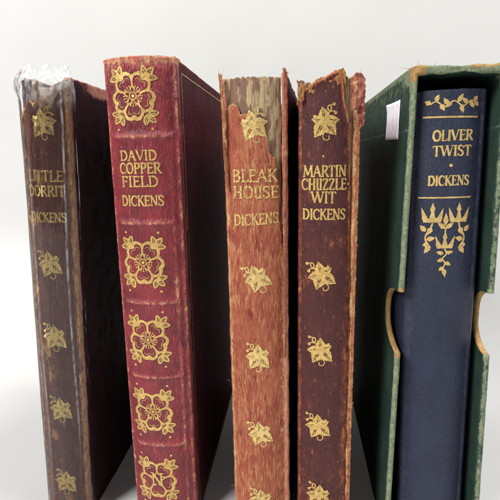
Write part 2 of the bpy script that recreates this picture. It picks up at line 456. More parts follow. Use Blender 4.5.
# stroke lettering ---------------------------------------------------------------
def stem(x): return [('T', [(x, 0), (x, 1)]), ('s', [(x-.13, 0), (x+.13, 0)]), ('s', [(x-.13, 1), (x+.13, 1)])]
def sf(x, y): return [('s', [(x-.12, y), (x+.12, y)])]
ARC = lambda pts: cr(pts, 4)
GL = {
 'I': (.34, stem(.17)),
 'D': (.78, stem(.16)+[('t', [(.16, .98), (.34, .98)]), ('T', ARC([(.34, .98), (.56, .88), (.68, .5), (.56, .12), (.34, .02)])), ('t', [(.34, .02), (.16, .02)])]),
 'A': (.80, [('t', [(.08, 0), (.38, 1)]), ('T', [(.38, 1), (.70, 0)]), ('t', [(.20, .36), (.58, .36)])]+sf(.08, 0)+sf(.71, 0)),
 'V': (.76, [('T', [(.06, 1), (.37, 0)]), ('t', [(.37, 0), (.68, 1)])]+sf(.06, 1)+sf(.69, 1)),
 'C': (.70, [('t', ARC([(.62, .80), (.52, .96), (.38, 1)])), ('T', ARC([(.38, 1), (.16, .84), (.08, .5), (.16, .16), (.38, 0)])), ('t', ARC([(.38, 0), (.54, .04), (.64, .2)])), ('t', [(.62, .72), (.62, .97)])]),
 'O': (.80, [('T', ARC([(.4, 1), (.18, .86), (.09, .5), (.18, .14), (.4, 0)])), ('T', ARC([(.4, 0), (.62, .14), (.71, .5), (.62, .86), (.4, 1)]))]),
 'P': (.62, stem(.16)+[('t', [(.16, .98), (.34, .98)]), ('T', ARC([(.34, .98), (.52, .88), (.54, .68), (.46, .53), (.34, .47)])), ('t', [(.34, .47), (.16, .47)])]),
 'E': (.62, stem(.16)+[('t', [(.16, .98), (.54, .98)]), ('t', [(.16, .53), (.46, .53)]), ('t', [(.16, .02), (.57, .02)]), ('t', [(.53, .98), (.53, .82)]), ('t', [(.57, .02), (.57, .2)]), ('t', [(.46, .46), (.46, .62)])]),
 'F': (.58, stem(.16)+[('t', [(.16, .98), (.54, .98)]), ('t', [(.16, .52), (.45, .52)]), ('t', [(.53, .98), (.53, .80)]), ('t', [(.45, .44), (.45, .6)])]),
 'L': (.58, stem(.16)+[('t', [(.16, .02), (.54, .02)]), ('t', [(.54, .02), (.54, .22)])]),
 'R': (.72, stem(.16)+[('t', [(.16, .98), (.34, .98)]), ('T', ARC([(.34, .98), (.53, .90), (.55, .72), (.46, .56), (.34, .5)])), ('t', [(.34, .5), (.16, .5)]), ('T', [(.34, .5), (.66, 0)])]+sf(.67, 0)),
 'K': (.74, stem(.16)+[('t', [(.60, 1), (.2, .44)]), ('T', [(.30, .58), (.66, 0)])]+sf(.6, 1)+sf(.67, 0)),
 'N': (.80, [('t', [(.14, 0), (.14, 1)]), ('T', [(.14, 1), (.64, 0)]), ('t', [(.64, 0), (.64, 1)])]+sf(.14, 0)+sf(.1, 1)+sf(.66, 1)),
 'S': (.58, [('t', ARC([(.49, .80), (.42, .95), (.29, 1)])), ('T', ARC([(.29, 1), (.12, .90), (.12, .68), (.29, .53), (.46, .36), (.46, .12), (.29, 0)])), ('t', ARC([(.29, 0), (.15, .04), (.08, .2)])), ('t', [(.5, .74), (.5, .97)]), ('t', [(.07, .03), (.07, .26)])]),
 'M': (.98, [('t', [(.10, 0), (.18, 1)]), ('T', [(.18, 1), (.48, .12)]), ('t', [(.48, .12), (.78, 1)]), ('T', [(.78, 1), (.87, 0)])]+sf(.1, 0)+sf(.87, 0)+sf(.14, 1)+sf(.82, 1)),
 'T': (.66, [('T', [(.33, 0), (.33, 1)]), ('t', [(.06, .98), (.60, .98)]), ('t', [(.06, .98), (.05, .80)]), ('t', [(.60, .98), (.61, .80)])]+sf(.33, 0)),
 'Z': (.66, [('t', [(.1, .98), (.56, .98)]), ('T', [(.56, .98), (.1, .02)]), ('t', [(.1, .02), (.58, .02)]), ('t', [(.1, .98), (.1, .8)]), ('t', [(.58, .02), (.58, .2)])]),
 'W': (1.06, [('T', [(.06, 1), (.30, 0)]), ('t', [(.30, 0), (.52, 1)]), ('T', [(.52, 1), (.76, 0)]), ('t', [(.76, 0), (.98, 1)])]+sf(.06, 1)+sf(.52, 1)+sf(.98, 1)),
 'B': (.68, stem(.16)+[('t', [(.16, .98), (.34, .98)]), ('T', ARC([(.34, .98), (.50, .90), (.51, .70), (.36, .54)])), ('t', [(.36, .53), (.16, .53)]), ('T', ARC([(.36, .53), (.56, .42), (.57, .16), (.36, .02)])), ('t', [(.36, .02), (.16, .02)])]),
 'H': (.78, stem(.16)+stem(.62)+[('t', [(.16, .52), (.62, .52)])]),
 'U': (.66, [('T', ARC([(.16, 1), (.16, .25), (.20, .04), (.34, 0)])), ('t', ARC([(.34, 0), (.46, .06), (.50, .25)])), ('T', [(.50, 1), (.50, 0)])]+sf(.16, 1)+sf(.5, 1)+sf(.52, 0)),
 '-': (.34, [('T', [(.08, .48), (.26, .48)])]),
}
def text(g, word, cx, z, h, width, th=.15, tn=.10, rise=0.0, skew=None):
    """word centred on cx, baseline z, cap height h, squeezed to width (mm)"""
    tot = sum(GL[c][0] for c in word); k = width/tot; x = cx-width/2
    for c in word:
        w, st = GL[c]
        for kind, pts in st:
            ww = {'T': th*1.14, 't': tn*1.18, 's': tn}[kind]*h
            P = [(x+p[0]*k, z+p[1]*h+rise*((x+p[0]*k)-cx)) for p in pts]
            g.ribbon(P, ww)
        x += w*k

def petal_half(g, ox, oz, ang, L, wid, side, gap=.12, w0=.5):
    """one half of a pointed leaf: a bulging ribbon from base to tip"""
    ca, sa = math.cos(ang), math.sin(ang); P = []; W = []
    for i in range(9):
        t = i/8
        ou = gap*(1-t)+1.12*wid*min(math.sin(math.pi*min(1, t*.9+.1)), (1-t)*2.0)
        hw = max(.12, .74*ou+.06); c = max(.04, ou-hw*.5)
        P.append((ox+ca*L*t - sa*side*c, oz+sa*L*t + ca*side*c)); W.append(max(.08, hw))
    g.ribbon(P, W)

def ivy(g, cx, z, rot=0.0, mir=1, sc=1.0):
    """five-lobed vine leaf with a curling tendril and berries"""
    def T(x, y):
        x *= mir; a = rot
        return cx+sc*(x*math.cos(a)-y*math.sin(a)), z+sc*(x*math.sin(a)+y*math.cos(a))
    def ang(a):
        v = (math.cos(a)*mir, math.sin(a)); return math.atan2(v[1], v[0])+rot
    ox, oz = T(0, .3)
    for a, L, w in ((100, 4.0, 1.15), (5, 4.1, 1.25), (-50, 5.0, 1.5), (-122, 5.2, 1.55), (170, 3.6, 1.2)):
        A = ang(math.radians(a))
        for sd in (1, -1): petal_half(g, ox, oz, A, L*sc, w*sc, sd, gap=.20*sc)
        g.ribbon([(ox, oz), (ox+math.cos(A)*L*.8*sc, oz+math.sin(A)*L*.8*sc)], [.24*sc, .12*sc])
        # veins fanning into the lobe outline, little notches at the rim
        for sd in (1, -1):
            bx, bz = ox+math.cos(A)*L*.55*sc, oz+math.sin(A)*L*.55*sc
            g.ribbon([(bx, bz), (bx+math.cos(A+sd*.8)*L*.30*sc, bz+math.sin(A+sd*.8)*L*.30*sc)], [.16*sc, .26*sc])
    ten = cr([T(*p) for p in ((.1, .2), (.8, 1.8), (1.3, 2.8), (1.8, 3.6), (1.5, 4.5), (.9, 4.3), (.9, 3.4), (1.6, 2.9), (2.4, 3.0), (2.9, 2.6))], 4)
    g.ribbon(ten, .36*sc)
    t2 = cr([T(*p) for p in ((1.5, 4.5), (2.0, 4.7), (2.4, 4.8))], 3); g.ribbon(t2, .28*sc)
    for p in ((2.5, 4.8), (3.0, 2.5), (-2.7, 1.6)): g.dot(*T(*p), .46*sc)
    curl = cr([T(*p) for p in ((-.1, 0), (.1, -2.2), (-.5, -3.9), (.3, -4.9), (1.3, -4.5), (1.1, -3.6))], 4)
    g.ribbon(curl, .30*sc)

def rose(g, cx, z, sc=1.0, letter=False, top_cut=None):
    """tudor-like rose with sprigs of three leaves in its corners"""
    R = 4.6*sc
    for k in range(5):
        a = math.pi/2+math.pi/5 + 2*math.pi*k/5
        d = (math.cos(a), math.sin(a)); e = (-d[1], d[0])
        loc = lambda u, v: (cx+(d[0]*u+e[0]*v)*sc*.98, z+(d[1]*u+e[1]*v)*sc*1.05)
        # heart-shaped petal with a heavy rolled rim
        P = cr([loc(1.7, -.35), loc(2.6, -1.9), loc(4.4, -2.75), loc(5.9, -1.9), loc(6.05, -.65), loc(5.55, 0), loc(6.05, .65), loc(5.9, 1.9), loc(4.4, 2.75), loc(2.6, 1.9), loc(1.7, .35)], 4)
        n = len(P); W = [(.40+.80*math.sin(math.pi*i/(n-1))**1.6)*sc for i in range(n)]
        g.ribbon(P, W)
        Q = cr([loc(2.2, -.25), loc(2.9, -1.15), loc(4.1, -1.65), loc(4.9, -1.1), loc(4.5, 0), loc(4.9, 1.1), loc(4.1, 1.65), loc(2.9, 1.15), loc(2.2, .25)], 3)
        g.ribbon(Q[6:-6], .17*sc)
        # sepal tip between petals
        b = a+math.pi/5
        g.ribbon([(cx+math.cos(b)*3.4*sc, z+math.sin(b)*3.5*sc), (cx+math.cos(b)*6.0*sc, z+math.sin(b)*6.2*sc)], [.6*sc, .14*sc])
        if not letter:
            for q in (-.30, 0, .30):
                g.ribbon([(cx+math.cos(a+q)*1.1*sc, z+math.sin(a+q)*1.1*sc), (cx+math.cos(a+q)*2.5*sc, z+math.sin(a+q)*2.5*sc)], .2*sc)
                g.dot(cx+math.cos(a+q)*2.75*sc, z+math.sin(a+q)*2.75*sc, .24*sc)
    if letter:
        text(g, 'N', cx, z-2.3*sc, 4.6*sc, 4.4*sc, .15, .11)
    else:
        ring = [(cx+1.0*sc*math.cos(t*math.pi/8), z+1.0*sc*math.sin(t*math.pi/8)) for t in range(17)]
        g.ribbon(ring, .26*sc); g.dot(cx, z, .5*sc)
    for sx in (-1, 1):
        for sz in (-1, 1):
            bx, bz = cx+sx*4.1*sc, z+sz*5.2*sc
            for da, L in ((0, 3.1), (1.0, 3.0), (-1.0, 3.0)):
                A = math.atan2(sz*1.1, sx)+da
                ca, sa = math.cos(A), math.sin(A); f = lambda u, v: (bx+(ca*u-sa*v)*sc, bz+(sa*u+ca*v)*sc)
                P = cr([f(.1, 0), f(L*.45, .74), f(L, 0), f(L*.45, -.74), f(.1, 0)], 4)
                g.ribbon(P, .56*sc); g.ribbon([f(.2, 0), f(L*.7, 0)], .26*sc)
            g.dot(cx+sx*5.2*sc, z+sz*9.3*sc, .40*sc)

def pages(parent, w, H, depth, y0=5.0, drop=2.5):
    return rbox('page_block', (-w/2, y0, .8), (w/2, depth-2.5, H-drop), M['paper'], parent, r=.5, cell=4)

def threads(mat, parent, specs):
    for (x, y, z, dx, dy, dz, L) in specs:
        V = []; F = []
        p = Vector((x, y, z-.9)); d = Vector((dx, dy, dz)).normalized(); prev = None
        for i in range(9):
            r = .09*(1-i/11)
            ring = []
            a = Vector((0, 1, 0)) if abs(d.y) < .9 else Vector((1, 0, 0))
            u = d.cross(a).normalized(); v = d.cross(u)
            for k in range(5):
                th = k*2*math.pi/5
                q = p+u*math.cos(th)*r+v*math.sin(th)*r; ring.append(len(V)); V.append(tuple(q))
            if prev:
                for k in range(5): F.append((prev[k], prev[(k+1) % 5], ring[(k+1) % 5], ring[k]))
            prev = ring
            d = (d+Vector((nz(i*.7, x, z), nz(i*.7, z, x+3), nz(i*.6, x+5, z)*.5))*.45).normalized()
            p = p+d*L/9
        link('loose_thread', V, F, mat, parent)

# a crumbly scrap of torn leather / lining standing along an edge
def scrap(name, mat, parent, pts_z, x0, x1, yf, z0, th=.7, seed=0, amp=.5, wear=.5, xo=None, rough=1.0):
    """upright scrap between x0..x1: yf(x,z) gives its face; pts_z(x) its ragged top"""
    n = max(6, int((x1-x0)/.22)); V = []; F = []; W = []
    zt = max(pts_z(x0+(x1-x0)*i/n) for i in range(n+1)); m = max(6, int((zt-z0)/.3))
    for j in range(m+1):
        for i in range(n+1):
            x = x0+(x1-x0)*i/n; t = pts_z(x); zb = z0+(1.6*nz(x*.8, seed+40)+.7*nz(x*2.6, seed+44) if z0 > 20 else 0); z = zb+(t-zb)*j/m
            side = .35*nz(z*.8, seed, i//(n or 1))
            xx = x+ (side*(1 if i in (0, n) else .6) + .18*nz(z*2.1+seed, x))*rough + (xo(z) if xo else 0)
            y = yf(x, z)+amp*fbm(x*.5+seed, z*.45, 2, 3)
            V.append((xx, y, z)); W.append(wear+.5*fbm(x*.6, z*.3, seed, 2))
    for j in range(m):
        for i in range(n):
            q = j*(n+1)+i; F.append((q, q+1, q+n+2, q+n+1))
    o = link(name, V, F, mat, parent, W)
    md = o.modifiers.new('thickness', 'SOLIDIFY'); md.thickness = th*MM; md.offset = -1
    return o

# ================================================================== BOOK: crimson (DAVID COPPERFIELD)
def book_crimson():
    H = 169.6; w = 24.2
    b = thing('book', 'crimson leather book with gilt roses and raised bands, lettered DAVID COPPERFIELD', 'book', (-49.7, 0, 0), (0, math.radians(-.15), 0), 'old leather Dickens volumes standing upright')
    bands = (145.3, 117.0, 89.2, 61.4, 34.4)
    sp = Spine(w, 3.2, rc=1.5, side=3.0, p=2.3, bands=bands, bamp=.55, namp=.16, seed=2)
    def wear(t, z, dt, de):
        v = .85*math.exp(-dt/2.6)
        for zb in bands: v = max(v, .47*math.exp(-((z-zb)/.8)**2)*smooth(12, 7, abs(t)))
        v = max(v, .50*math.exp(-((t-9.0)/.75)**2)*smooth(170, 90, z)*(.8+.5*nz(z*.06, 4)))
        v = max(v, .42*math.exp(-((abs(t)-sp.wf-1.0)/.8)**2))
        return v+.07
    ztop = lambda t: H-.3+.35*nz(t*.9, 3)+.25*nz(t*3.1, 8)-.0*abs(t)
    spine_skin('spine', sp, M['red'], b, 0.3, ztop, lambda z: -sp.L, lambda z: sp.L, wear, curl=.25, th=.8)
    for zb in bands:
        pass
    # headcap rolled over the top of the spine
    V = []; F = []; W = []; n = 60
    for i in range(n+1):
        t = -sp.wf-1+(2*sp.wf+2)*i/n
        for k in range(7):
            a = math.pi*k/6
            x, y, nx, ny = sp.prof(t)
            r = .75+.22*nz(t*.8, k*.5, 5)
            V.append((x, y-.25+1.3*(1-math.cos(a))*1.0, H-.6+r*math.sin(a)+.2*nz(t*2, k)))
            W.append(.62+.3*nz(t*.7, k))
    for i in range(n):
        for k in range(6):
            q = i*7+k; F.append((q, q+7, q+8, q+1))
    link('headcap', V, F, M['red'], b, W)
    # boards
    def cw(p, d):
        v = max(0, .62-d*.45)
        if p.z > H-6: v = max(v, .25*smooth(H-4.5, H-1, p.z))
        return v
    for sgn, nm in ((1, 'front_cover'), (-1, 'back_cover')):
        x0, x1 = (sgn*w/2-2.3*sgn, sgn*(w/2+.05))
        rbox(nm, (min(x0, x1), 6.0, 0), (max(x0, x1), 112, H-.2), M['red_cover'], b, r=.8, cell=2.0, amp=.12, wear=cw)
    pages(b, w-4.8, H, 110)
    # gilt frame lines on the right-hand board
    g = Gold(lambda y, z: (w/2+.22+.10*nz(y*.2, z*.2), y, z))
    g.ribbon([(8.4, 2), (8.4, H-4.0)], .34, jit=.02); g.ribbon([(8.4, H-4.2), (109, H-4.2)], .34, jit=.02); g.ribbon([(8.4, 3), (109, 3)], .34); g.ribbon([(108.8, 3), (108.8, H-4.2)], .34)
    g.build('gilt_rule', M['gold_worn'], b)
    cx = -1.9
    f = lambda x, z: sp.pos(x, z, .14)
    for z, let in ((158.2, False), (103.6, False), (75.7, False), (47.8, False), (19.8, True)):
        g = Gold(f); rose(g, cx+(.3 if z > 150 else .1), z-(.5 if z > 150 else 0), 1.10, let); g.build('rose_ornament', M['gold'], b)
    for word, z, h, wd, x in (('DAVID', 137.7, 3.15, 12.6, -1.3), ('COPPER', 133.5, 3.35, 14.2, -1.0), ('FIELD', 129.2, 3.35, 12.8, -1.3)):
        g = Gold(f); text(g, word, x, z, h, wd, .16, .11); g.build('title_lettering', M['gold'], b)
    g = Gold(f); text(g, 'DICKENS', -.9, 122.9, 3.3, 14.6, .16, .11); g.build('author_lettering', M['gold'], b)
    return b

# ================================================================== BOOK: tan-orange (BLEAK HOUSE)
def book_tan():
    H = 163.4; w = 19.0
    b = thing('book', 'faded orange tan leather book with missing spine cap, lettered BLEAK HOUSE', 'book', (-12.7, 0, 0), (0, math.radians(-.35), 0), 'old leather Dickens volumes standing upright')
    sp = Spine(w+.2, 2.6, rc=1.0, side=2.0, p=2.4, namp=.22, seed=21)
    top = [(-9.9, 150.5), (-8.5, 153.6), (-6, 154.8), (-4.4, 153.8), (-3.4, 151.2), (0, 151.4), (2.5, 150.4), (3.6, 149.0), (5.3, 149.3), (6.2, 146), (7, 140), (9, 138)]
    ztop = lambda t: plin(top, t)+.35*nz(t*1.6, 2)+.3*nz(t*4, 7)
    sR = lambda z: plin([(0, 10.1), (90, 10.0), (104, 9.2), (116, 8.2), (125, 7.6), (135, 7.0), (160, 6.7)], z)+.35*nz(z*.35, 9)+.15*nz(z*1.4, 3)
    sL = lambda z: -10.2+.25*nz(z*.3, 5)+.5*smooth(120, 150, z)
    def wear(t, z, dt, de):
        v = .46*math.exp(-dt/.7)
        v = max(v, .60*math.exp(-max(0, 9.4-t)/1.6)*(.9+.5*nz(z*.05, 1)))
        v = max(v, .50*math.exp(-max(0, t+9.4)/.9))
        v = max(v, .28*math.exp(-((z-118)/6)**2)*smooth(2, 8, t))
        return v+.10
    spine_skin('spine', sp, M['orange'], b, 0.3, ztop, sL, sR, wear, curl=.15, th=.45)
    spl = Spine(w-.2, 2.7, rc=1.0, side=2.5, p=2.4, namp=.25, seed=4, base=-.75)
    zl = lambda t: 162.3+.5*nz(t*1.1, 3)+.45*nz(t*3.7, 1)
    spine_skin('spine_lining', spl, M['lining'], b, 0.5, zl, lambda z: -spl.L, lambda z: spl.L, lambda t, z, a, c: 0, th=.8, ds=.3)
    # boards: left one close, right one sprung open a little at its fore edge
    def cw(p, d):
        return max(0, .95-d*.55) + .12
    rbox('back_cover', (-w/2-.3, 3.4, 0), (-w/2+1.3, 110, H-.8), M['board_dark'], b, r=.9, cell=1.8, amp=.25, wear=cw)
    sh = lambda p: (p.x+(p.y-2)*.052, p.y, p.z - .010*p.y)
    rbox('front_cover', (w/2-.5, 1.8, 0), (w/2+1.1, 110, H+.4), M['board_dark'], b, r=.85, cell=1.8, amp=.35,
         wear=lambda p, d: max(.0, 1.15-max(0, p.y-1.4)*.30-.0*d, .9-d*.6), xform=sh)
    pages(b, w-4.2, H-1, 108)
    # crumbled joints
    scrap('torn_joint', M['joint'], b, lambda x: 163.6+1.0*nz(x*1.7, 6)-abs(x+9.8)*.6, -9.95, -9.1, lambda x, z: 1.3-.25*math.sin(z*.05), 128, th=.8, seed=3, amp=.22, wear=.42, rough=.6, xo=lambda z: .5*smooth(145, 126, z)-.5*smooth(150, 163, z))
    scrap('torn_joint', M['joint'], b, lambda x: 164.6+1.6*nz(x*1.9, 2)-abs(x-9.9)*.7, 9.0, 9.9, lambda x, z: 1.5+.3*math.sin(z*.05)-1.2*smooth(135, 163, z), 70, th=.7, seed=8, amp=.25, wear=.26, rough=.7, xo=lambda z: .5*smooth(118, 160, z)-.3*smooth(110, 70, z))
    threads(M['frayed'], b, [(-10.4, .4, 163, -.1, -.1, 1, 3.4), (-9.6, .4, 162.6, .35, -.1, 1, 3.8), (9.9, .4, 163, -.3, 0, 1, 2.6), (10.4, .5, 163.2, .9, 0, .8, 2.2),
             (-9.9, .2, 20, -1, -.3, .2, 1.4), (-10, .2, 62, -1, -.3, .5, 1.2), (3.4, 1, 161.4, .1, 0, 1, 1.5), (-4.5, 1, 161, -.3, 0, 1, 1.3)])
    f = lambda x, z: sp.pos(x, z, .13)
    for z, rot, mir, x in ((147.9, 0.1, 1, .0), (98.6, .55, -1, .4), (70.3, .15, -1, .2), (41.0, .35, -1, .5), (13.5, .2, -1, .4)):
        g = Gold(f); ivy(g, x, z, rot, mir, 1.1); g.build('leaf_ornament', M['gold_pale'], b)
    g = Gold(f); text(g, 'BLEAK', .1, 130.4, 3.8, 14.6, .15, .10); g.build('title_lettering', M['gold_worn'], b)
    g = Gold(f); text(g, 'HOUSE', .3, 125.2, 3.7, 14.8, .15, .10); g.build('title_lettering', M['gold_worn'], b)
    g = Gold(f); text(g, 'DICKENS', .3, 116.6, 3.5, 14.6, .15, .11, rise=.05); g.build('author_lettering', M['gold_worn'], b)
    return b

# ================================================================== BOOK: dark maroon (MARTIN CHUZZLEWIT)
def book_maroon():
    H = 162.0; w = 19.0
    b = thing('book', 'dark maroon leather book with ragged orange torn top and flap, lettered MARTIN CHUZZLEWIT', 'book', (10.1, 0, 0), (0, math.radians(-.15), 0), 'old leather Dickens volumes standing upright')
    sp = Spine(w-.6, 2.6, rc=1.0, side=2.0, p=2.5, namp=.16, seed=33)
    top = [(-9.5, 154), (-8.4, 156.4), (-7, 157.0), (-6.2, 158.6), (-4.6, 158.4), (-3.6, 160.1), (-1, 160.6), (1.4, 162.0), (3.2, 162.6), (4.2, 162.9), (4.8, 161), (5.2, 157.5), (5.8, 153.5), (6.3, 152.6), (7, 148.5), (9, 147)]
    ztop = lambda t: plin(top, t)+.35*nz(t*1.9, 12)+.3*nz(t*4.4, 7)
    sR = lambda z: plin([(0, 9.4), (40, 9.0), (80, 8.4), (115, 7.5), (145, 6.7), (170, 6.6)], z)+.30*nz(z*.3, 19)+.18*nz(z*1.2, 13)
    sL = lambda z: -9.6+.15*nz(z*.3, 15)
    def wear(t, z, dt, de):
        v = .80*math.exp(-dt/.8)
        v = max(v, .85*math.exp(-de/.7) if t > 0 else .45*math.exp(-de/.9))
        v = max(v, .46*math.exp(-((t-7)/1.8)**2)*smooth(130, 60, z), .26*smooth(60, 10, z), .42*math.exp(-((t+8.6)/.8)**2))
        v = max(v, .42*math.exp(-((t-8)/2.5)**2-((z-93)/5)**2))
        v = max(v, .30*math.exp(-((z-111)/3)**2)*smooth(-4, 2, t))
        return v
    spine_skin('spine', sp, M['maroon'], b, 0.3, ztop, sL, sR, wear, curl=.7, th=.6)
    spl = Spine(w-.8, 2.7, rc=1.0, side=2.5, p=2.4, namp=.25, seed=41, base=-.9)
    zl = lambda t: 160.2+.9*nz(t*.8, 3)+.6*nz(t*2.7, 1)+smooth(3, 6, t)*1.4
    spine_skin('spine_lining', spl, M['lining'], b, 0.5, zl, lambda z: -spl.L, lambda z: spl.L, lambda t, z, a, c: 0, th=.8, ds=.3)
    cw = lambda p, d: max(0, .95-d*.5)+.1
    rbox('back_cover', (-w/2+.25, 4.4, 0), (-w/2+2.2, 110, H-.5), M['board_dark'], b, r=.9, cell=1.8, amp=.2, wear=lambda p, d: max(0, .5-d*.5))
    rbox('front_cover', (w/2-1.9, 2.6, 0), (w/2+.15, 110, H-.6), M['board_red'], b, r=.9, cell=1.8, amp=.25, wear=lambda p, d: max(.62 if p.y < 4 else 0, .9-d*.5))
    pages(b, w-4.2, H-1, 108)
    scrap('torn_corner', M['frayed'], b, lambda x: 160.3+1.9*nz(x*1.2, 16)+.6*nz(x*4, 3)-smooth(-7.6, -5.8, x)*2.2, -9.5, -7.5, lambda x, z: .9, 155.0, th=.7, seed=13, amp=.6, wear=.8)
    scrap('torn_joint', M['joint'], b, lambda x: 159+1.2*nz(x*1.9, 12), 9.0, 9.75, lambda x, z: 1.5+.2*math.sin(z*.04), 2, th=.7, seed=28, amp=.25, wear=.40, rough=.7)
    # flap of leather hanging off the head of the joint
    def fy(x, z): return -1.1 + .10*(x-8)**2 - .5*math.sin((z-147)*.25)
    scrap('torn_flap', M['board_red'], b, lambda x: 162.6+1.1*nz(x*1.1, 42)+.4*nz(x*4, 4)-abs(x-8.6)*.7, 6.2, 10.6, fy, 152.0, th=.8, seed=52, amp=.55, wear=.22)
    scrap('torn_flap', M['board_red'], b, lambda x: 153.5, 8.6, 10.7, lambda x, z: -.6+.3*math.sin(z), 146.6, th=.7, seed=57, amp=.4, wear=.15)
    scrap('curled_edge', M['frayed'], b, lambda x: plin(top, x)+1.0+.6*nz(x*2.3, 3)+.4*nz(x*6, 8), -6.2, 5.0, lambda x, z: .35-.5*smooth(155, 163, z)+.05*abs(x), 157.0, th=.6, seed=63, amp=.5, wear=.8)
    threads(M['frayed'], b, [(-9.2, .6, 160, -.3, -.1, 1, 2.2), (-7.2, .4, 160, .45, -.1, 1, 1.8), (9.2, 0, 163, .3, 0, 1, 1.6), (6.6, 0, 157, -.6, -.2, .5, 1.4), (3.6, -.2, 163, .3, 0, 1, 1.2)])
    f = lambda x, z: sp.pos(x, z, .13)
    for z, rot, mir, x in ((148.3, 0, 1, -1.2), (99.8, .42, -1, -1.5), (73.3, .2, -1, -1.5), (44.8, .25, -1, -1.9), (16.8, .1, -1, -1.4)):
        g = Gold(f); ivy(g, x, z, rot, mir, 1.1); g.build('leaf_ornament', M['gold'], b)
    for word, z, h, wd, x in (('MARTIN', 131.8, 3.4, 13.4, -.9), ('CHUZZLE-', 127.7, 3.4, 15.0, -.6), ('WIT', 123.5, 3.5, 7.8, -1.2)):
        g = Gold(f); text(g, word, x, z, h, wd, .15, .10); g.build('title_lettering', M['gold'], b)
    g = Gold(f); text(g, 'DICKENS', -1.0, 118.2, 3.3, 13.6, .15, .11); g.build('author_lettering', M['gold'], b)
    g = Gold(f); g.dot(-1.5, 138.1, .32); g.build('gilt_dot', M['gold'], b)
    return b

